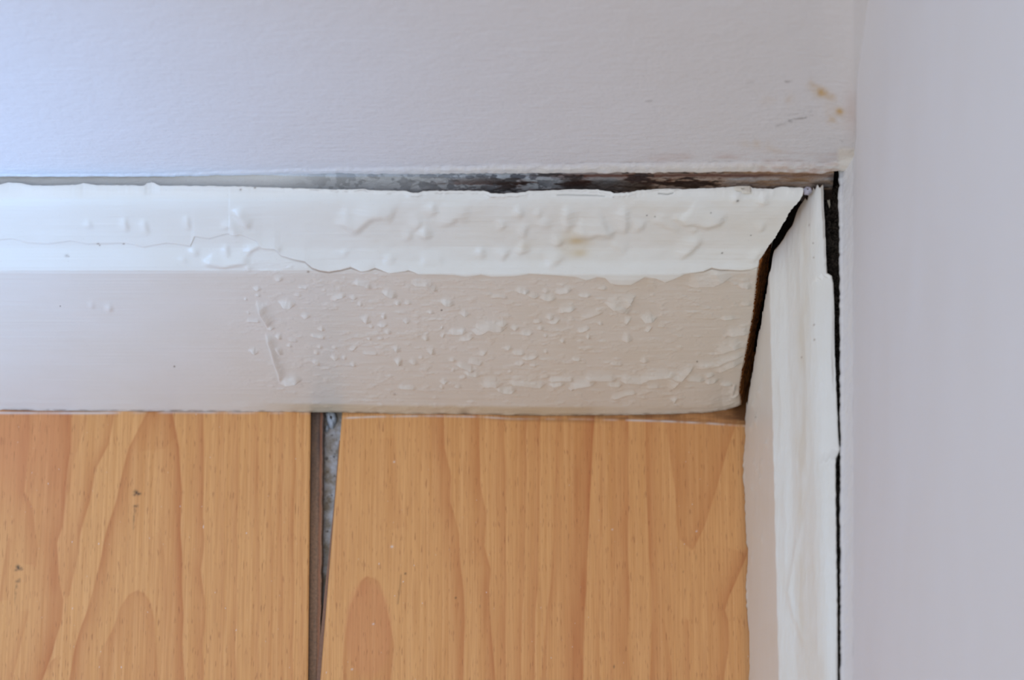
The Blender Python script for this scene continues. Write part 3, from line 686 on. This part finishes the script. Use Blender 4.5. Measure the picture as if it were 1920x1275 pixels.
LEFT_CURVES = [(c1([(935,0),(940,300),(935,480),(945,620),(925,760),(945,900),(935,1400)]),'left',12,.45),(c1([(1090,0),(1100,200),(1095,900),(1085,1400)]),'left',10,.3),
 (c1([(1190,0),(1200,600),(1195,1400)]),'left',9,.3),(c1([(1260,0),(1262,700),(1250,1400)]),'left',8,.22),(c1([(1310,0),(1305,1400)]),'left',7,.32),(c1([(1370,0),(1360,700),(1350,1400)]),'left',7,.4),(c1([(1405,0),(1400,1400)]),'left',5,.25),
 (c1([(1030,0),(1040,400),(1030,1400)]),'left',12,.22),(c1([(330,0),(325,200),(300,400),(290,560),(260,640),(270,800),(290,900),(280,1000),(240,1150),(150,1400)]),'left',28,.55),
 (c1([(135,0),(125,300),(110,400),(150,480),(172,650),(165,740)]),'left',26,.4),(c1([(530,30),(500,180),(440,300),(410,450),(370,600),(345,750),(320,880)]),'left',14,.42),
 (c1([(400,60),(340,260),(320,400)]),'left',14,.25),(c1([(700,0),(600,200),(540,450),(480,650),(440,850),(380,1020),(340,1180),(300,1400)]),'right',18,.5),
 (c1([(790,0),(825,200),(840,400),(835,560),(840,750),(850,1400)]),'left',20,.55),(c1([(200,80),(150,260),(130,400)]),'right',12,.25),(c1([(130,960),(100,1080),(60,1250),(40,1400)]),'left',12,.35),
 (c1([(0,900),(20,740),(40,620)]),'left',10,.3),(c1([(740,600),(765,750),(770,900),(760,1400)]),'left',12,.22),(c1([(250,1180),(190,1250),(150,1400)]),'right',12,.3)]
LEFT_ARCH = [(c1([(640,860),(600,880),(555,940),(520,1050),(460,1180),(400,1400),(760,1400),(725,1130),(710,1000),(690,905),(665,870)]),.38,14),
             (c1([(705,30),(740,0),(790,40),(815,140),(760,200),(650,210),(660,130)]),.12,20)]
RIGHT_CURVES = [(c2([(570,30),(575,200),(605,330),(605,450),(640,600),(650,750),(665,900),(670,1000),(660,1400)]),'left',22,.42),(c2([(735,0),(740,350),(770,500),(760,650),(790,760),(780,850),(820,1400)]),'left',16,.42),
 (c2([(850,0),(860,400),(860,1400)]),'left',14,.35),(c2([(960,0),(950,600),(925,1400)]),'left',12,.3),(c3([(30,0),(25,600),(12,900),(0,1400)]),'left',12,.32),(c3([(115,0),(95,700),(30,1400)]),'right',10,.28),
 (c3([(285,0),(270,250),(260,400),(250,700),(240,900),(225,1400)]),'left',24,.62),(c3([(205,300),(200,700),(190,1400)]),'left',7,.35),(c3([(315,100),(325,300),(310,700),(305,1400)]),'left',6,.2),(c3([(440,0),(435,600),(445,900),(440,1100),(460,1400)]),'left',17,.42),
 (c3([(365,0),(365,400),(360,1400)]),'right',14,.22),(c3([(525,0),(525,400),(537,600),(550,800),(560,950),(545,1400)]),'right',16,.4),(c3([(985,690),(940,800),(905,880),(890,950),(905,1000),(900,1150),(870,1400)]),'left',16,.42),
 (c3([(610,1000),(640,1200),(650,1400)]),'left',12,.3),(c3([(720,1000),(730,1400)]),'left',8,.25),(c2([(345,150),(360,400),(400,560)]),'left',26,.16),(c2([(120,60),(90,500),(60,900)]),'right',20,.12)]
RIGHT_ARCH = [(c2([(215,795),(185,820),(140,930),(120,1050),(105,1180),(90,1400),(330,1400),(325,1260),(345,1120),(320,1000),(300,920),(270,820),(240,800)]),.42,26),
              (c3([(600,-40),(620,90),(640,250),(660,400),(665,550),(680,620),(738,670),(790,560),(850,380),(900,200),(960,30),(980,-40)]),.40,15)]

def plank(name, corner_marks, depth_near, curves, arches, left=None, dirt=None):
    """a laminate plank: dense printed top, chamfered edges, fibreboard core"""
    (ax, ay), (bx, by), (cx, cy), (dx_, dy_) = corner_marks        # far-left, far-right, near-left, near-right in metres
    nu, nv = 420, 330
    u = np.linspace(0, 1, nu); v = np.concatenate([np.linspace(0, 1, nv), np.linspace(1, depth_near, 6)[1:]])
    U, V = np.meshgrid(u, v)
    X = (ax*(1-U)+bx*U)*(1-V)+(cx*(1-U)+dx_*U)*V
    Y = (ay*(1-U)+by*U)*(1-V)+(cy*(1-U)+dy_*U)*V
    Z = np.zeros_like(X)
    px, py = to_px(X, Y, Z)
    eu = np.minimum(U, 1-U)*abs(bx-ax)
    Z -= .0004*np.clip(1-eu/.0004, 0, 1)**2
    tone = wood_fields(px, py, curves, arches)*np.clip(.9+.3*fbm(px/16, py/120, 151, 2), .5, 1.3)
    return X, Y, Z, px, py, tone

def make_plank(X, Y, Z, attrs, thick=.0082):
    nr, nc = X.shape
    co = np.stack([X, Y, Z], -1).reshape(-1, 3)
    q = grid_quads(nr, nc, flip=True)
    idx = np.arange(nr*nc).reshape(nr, nc)
    loop = np.concatenate([idx[0], idx[1:, -1], idx[-1, -2::-1], idx[-2:0:-1, 0]])
    n = len(loop)
    side_t = co[loop].copy(); side_t[:, 2] -= .00001; side_b = co[loop].copy(); side_b[:, 2] = -thick
    off = len(co); a = np.arange(n); b = (a+1) % n
    sq = np.stack([off+a, off+b, off+n+b, off+n+a], -1)
    co = np.concatenate([co, side_t, side_b])
    mi = np.concatenate([np.zeros(len(q)), np.ones(len(sq))])
    A = {k: np.clip(np.concatenate([v.ravel(), np.zeros(2*n)]), 0, 1) for k, v in attrs.items()}
    return mesh_np('plank', co, np.concatenate([q, sq]), [M_WOOD, M_HDF], FL, A, True, mi)

def marks(px, py, spots):
    m = np.zeros(px.shape)
    for cx, cy, rx, ry, a in spots: m += a*np.exp(-((px-cx)/rx)**2-((py-cy)/ry)**2)
    return m
# left plank
xr0, yr0 = on_z(582.5, 772, 0); xr1, yr1 = on_z(577.5, 1275, 0)
yb = -.0125; sl = (xr1-xr0)/(yr1-yr0)
A_ = (-.215, yb); B_ = (float(xr0+(yb-yr0)*sl), yb); C_ = (-.215, -.112); Dn = (float(xr0+(-.112-yr0)*sl), -.112)
nu = 480
def plank_grid(A_, B_, C_, Dn, near, nu, umin_px):
    u = np.concatenate([np.linspace(0, 1, nu)]); v = np.concatenate([np.linspace(0, 1, 330), [1.5, 3, near]])
    U, V = np.meshgrid(u, v)
    X = (A_[0]*(1-U)+B_[0]*U)*(1-V)+(C_[0]*(1-U)+Dn[0]*U)*V
    Y = (A_[1]*(1-U)+B_[1]*U)*(1-V)+(C_[1]*(1-U)+Dn[1]*U)*V
    Z = np.zeros_like(X); e = np.minimum(U, 1-U)*abs(B_[0]-A_[0])
    Z -= .0005*np.clip(1-e/.0006, 0, 1)**2
    px, py = to_px(X, Y, Z)
    return X, Y, Z, px, py
X, Y, Z, px, py = plank_grid(A_, B_, C_, Dn, 11, 560, 0)
tone = wood_fields(px, py, LEFT_CURVES, LEFT_ARCH)*np.clip(.95+.5*fbm(px/14, py/110, 151, 2), .4, 1.4)
red = .55*np.exp(-((px-10)/85)**2-((py-830)/130)**2)+.3*np.exp(-((px-100)/40)**2)*np.clip(1-(py-760)/500, 0, 1)
mk = marks(px, py, [(254,922,3.2,3.2,1.),(258,926,4,3,1.),(252,928,3,2,.6),(263,926,2.5,1.6,.5),(254,949,3.5,2.2,.75),(258,948,3,1.5,.4),(253,958,2,5,.4),(251,972,1.6,9,.45),(250,988,1.2,7,.25),
    (33,1062,3,3.2,1.),(37,1066,4,3,1.),(30,1069,3,2,.6),(40,1068,3,1.6,.5),(33,1090,3.5,2.2,.75),(36,1086,2.5,2,.5),(31,1100,2,5,.4),(29,1114,1.6,9,.4),(28,1128,1.2,7,.2)])
mk *= np.clip(.8+.6*vnoise(px/2.2, py/2.2, 160), 0, 1.3)
d, _, _ = line_dist(px, py, [(-50,774),(160,774.5),(340,773),(580,774.5)])
pt = .8*np.exp(-(d/2.2)**2)*np.clip(.75*(1-smooth(130, 260, px))+.35+.7*vnoise(px/26, py*0, 161), 0, 1)
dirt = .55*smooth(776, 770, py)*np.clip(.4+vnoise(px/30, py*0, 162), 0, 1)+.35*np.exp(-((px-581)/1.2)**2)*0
P1 = make_plank(X, Y, Z, dict(tone=tone, red=red, mark=mk, paint=pt, dirt=dirt))
P1['label'] = 'left beech laminate plank, sawn edge at the open joint, two black smudges'
# its tongue, a step lower
tz = -.0046
xa, _ = on_z(608, 772, tz); xb, _ = on_z(603.5, 1130, tz); yb2 = on_z(603.5, 1130, tz)[1]; ya2 = on_z(608, 772, tz)[1]
ts = (xa-xb)/(ya2-yb2)
vv = np.linspace(-.0125, -.30, 500); tu = np.linspace(0, 1, 26)
V2, U2 = np.meshgrid(vv, tu)
xl = B_[0]+(V2-B_[1])*sl-.0004; xrr = xa+(V2-ya2)*ts+.00012*vnoise(V2*900, V2*0, 170)
Xt = xl+(xrr-xl)*U2; Zt = tz-.0012*np.clip((U2-.9)/.1, 0, 1)**2-.0006*np.clip(np.abs(U2-.72)<.05, 0, 1)+.0001*fbm(Xt*1500, V2*300, 171, 2)
tpx, tpy = to_px(Xt, V2, Zt)
td = .9*smooth(1050, 800, tpy)*np.clip(.65+.5*fbm(tpx/12, tpy/40, 172, 3), 0, 1)
tr = .8*np.exp(-((U2-.80)/.07)**2)
tcol = np.stack([Xt, V2, Zt], -1)
low = tcol[-1:].copy(); low[0, :, 2] = -.0084; tcol = np.concatenate([tcol, low], 0)
PP = lambda a: np.clip(np.concatenate([a, a[-1:]], 0), 0, 1)
tg = mesh_np('tongue', tcol, grid_quads(*tcol.shape[:2], flip=False), M_TONGUE, P1, dict(dirt=PP(td), red=PP(tr)))
tg['label'] = 'brown fibreboard tongue of the left plank'
# right plank, lying at a slight angle
xl0, yl0 = on_z(641, 778, 0); xl1, yl1 = on_z(600.5, 1275, 0); s2 = (xl1-xl0)/(yl1-yl0)
A2 = (float(xl0+(yb-yl0)*s2), yb); C2 = (float(xl0+(-.112-yl0)*s2), -.112)
X, Y, Z, px, py = plank_grid(A2, (.0835, yb-.0005), C2, (.0835, -.112), 1.0, 560, 0)
# farther length towards the camera kept between neighbours
keep = 330; X, Y, Z, px, py = X[:keep], Y[:keep], Z[:keep], px[:keep], py[:keep]
near = [(-.135, 0), (-.30, 0), (-.7, 0), (-1.25, 0)]
for yy, _ in near:
    left_x = C2[0]+(yy+.112)*s2 if yy > -.2 else C2[0]+(-.2+.112)*s2
    row = left_x+(.0835-left_x)*np.linspace(0, 1, X.shape[1])
    X = np.vstack([X, row]); Y = np.vstack([Y, np.full(X.shape[1], yy)]); Z = np.vstack([Z, Z[-1]])
px, py = to_px(X, Y, Z)
tone = wood_fields(px, py, RIGHT_CURVES, RIGHT_ARCH)*np.clip(.95+.5*fbm(px/14, py/110, 152, 2), .4, 1.4)+.10*smooth(700, 1300, px)  # plank painted darker to the right, lighting falloff put into the tone
d, _, _ = line_dist(px, py, [(640,784),(700,781.5),(800,780),(900,781.5),(960,785.5),(1080,786),(1180,788),(1250,790),(1330,794),(1398,799)])
pt = .75*np.exp(-(d/1.6)**2)*np.clip(.55+.6*vnoise(px/22, py*0, 163)+.25*vnoise(px/6, py*0, 164), 0, 1)*(px > 640)
pt = pt*(1-.55*smooth(900, 960, px)*(1-smooth(1150, 1190, px)))
for cx, cy, r in ((735,1025,2.4),(739,866,1.8),(700,1170,1.8),(1306,996,1.5),(1148,993,1.4),(660,1255,1.8)): pt += .8*np.exp(-((px-cx)/r)**2-((py-cy)/(r*.8))**2)
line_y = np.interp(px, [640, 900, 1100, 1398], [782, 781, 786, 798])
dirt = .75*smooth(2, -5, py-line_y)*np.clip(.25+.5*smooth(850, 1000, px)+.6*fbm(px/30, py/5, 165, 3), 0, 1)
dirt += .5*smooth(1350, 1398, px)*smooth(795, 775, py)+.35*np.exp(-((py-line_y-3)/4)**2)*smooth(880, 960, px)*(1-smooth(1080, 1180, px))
dirt += .22*np.exp(-((interp([(760,1398),(861,1395),(1023,1400),(1275,1403)], py)-px)/10)**2)
mk = marks(px, py, [(760,1075.5,1.6,1.6,1.),(854.5,1121,1.5,1.5,1.),(900,1137,1,3,.4),(1151,1250,1.2,3,.8),(1281,1072,1,2,.5),(1305,1045,1.1,6,.3)])
d, _, _ = line_dist(px, py, [(752,1078),(750,1100),(746,1132)]); mk += .35*np.exp(-(d/1.3)**2)
P2 = make_plank(X, Y, Z, dict(tone=tone, red=tone*0+.3*smooth(.3, .5, marks(px, py, [(690,1180,45,95,1.)])), mark=mk, paint=pt, dirt=dirt))
P2['label'] = 'right beech laminate plank with a white paint line at its far edge, skewed away from its neighbour'
# groove lip of the right plank
lx = lambda y, off: xl0+(y-yl0)*s2-off
vv = np.linspace(-.03, -.19, 200); V2, U2 = np.meshgrid(vv, np.linspace(0, 1, 5))
wdt = np.interp(V2, [-.10, -.075, -.05], [.0013, .0010, .0004])
Xl = lx(V2, wdt)+(wdt+.0005)*U2; Zl = np.full(Xl.shape, -.0030)
co = np.stack([Xl, V2, Zl], -1); lo = co[:1].copy(); lo[0, :, 2] = -.0044; co = np.concatenate([lo, co], 0)
gl = mesh_np('groove_lip', co, grid_quads(*co.shape[:2], flip=True), M_TONGUE, P2, dict(dirt=np.zeros(co.shape[:2])+.4, red=np.zeros(co.shape[:2])+.3)); gl['label'] = 'brown lower lip of the groove'
# planks beyond the frame to the left
for k in range(5):
    x1 = -.2165-.194*k; x0 = x1-.1925
    U, V = np.meshgrid(np.linspace(0, 1, 12), np.linspace(0, 1, 12))
    Xp = x0+(x1-x0)*U; Yp = yb+(-1.19)*V; z0 = np.zeros_like(Xp)
    make_plank(Xp, Yp, z0, dict(tone=z0+.15, red=z0, mark=z0, paint=z0, dirt=z0))

# ------------------------------------------------------------------ small loose things
def lump(name, outline_pts, z, h, mat, label, cat, parent=None, plane='z'):
    """a little domed flake with a ragged outline"""
    P = np.array(outline_pts, float); n = 40
    seg = np.r_[0, np.cumsum(np.hypot(*np.diff(np.vstack([P, P[:1]]), axis=0).T))]
    s = np.linspace(0, seg[-1], n, endpoint=False); PP_ = np.vstack([P, P[:1]])
    ox = np.interp(s, seg, PP_[:, 0]); oy = np.interp(s, seg, PP_[:, 1])
    rings = [1, .96, .8, .5, .2]; hs = [0, .5, .85, 1, 1.0]
    cx, cy = ox.mean(), oy.mean(); co = []
    for r, hh in zip(rings, hs):
        a = cx+(ox-cx)*r; b = cy+(oy-cy)*r
        if plane == 'z':
            wx, wy = on_z(a, b, z); co.append(np.stack([wx, wy, np.full(n, z+h*hh)+h*.15*vnoise(a/4, b/4, 9)], -1))
        else:
            wx, wz = on_y(a, b, z); co.append(np.stack([wx, np.full(n, z-h*hh), wz], -1))
    cc = np.array(co); cc = np.concatenate([cc, cc[:, :1]], 1)
    o = mesh_np(name, cc, grid_quads(len(rings), n+1), mat, parent)
    if cat: o['category'] = cat
    o['label'] = label
    return o
lump('paint_lump', [(610,776),(618,772),(628,773),(632,785),(631,794),(624,805),(618,803),(613,793)], -.0088, .0022, M_CHIP, 'large pale blue-white paint lump at the top of the gap between the planks', 'paint')
lump('paint_lump', [(612,800),(616,799),(617,806),(614,811),(610,808)], -.0088, .0016, M_CHIP, 'tiny pale blue-white paint blob just below the larger lump in the gap', 'paint')
lump('caulk_smear', [(1424,328),(1431,330),(1444,341),(1451,346),(1447,352),(1435,353),(1430,345),(1427,337)], YW+.0002, .0008, mat_simple('grey_caulk', srgb(186,178,170), srgb(150,140,130), 900, .5), 'grey-white caulk smear on the old paint above the right end of the back skirting', 'caulk', None, 'y')
lump('paint_flake', [(1549,361),(1553,361),(1556,372),(1557,386),(1555,391),(1551,380)], .131, .0006, M_CHIPW, 'small white paint flake in the dark gap beside the corner', 'paint flake')
lump('paint_chip', [(1376,350),(1382,348.5),(1407,348.5),(1407.5,363),(1392,363),(1390,359),(1377,357)], .1390, .0003, M_CHIPW, 'cream torn paint chip on the top edge of the back skirting, near the mitre', 'paint chip')
lump('filler_blob', [(1505,357),(1511,352),(1520,354),(1523,360),(1516,366),(1508,365)], .1375, .0016, mat_simple('grey_filler', srgb(186,180,190), srgb(150,146,156), 900, .7), 'grey-white filler blob at the tip of the mitre crack', 'filler')
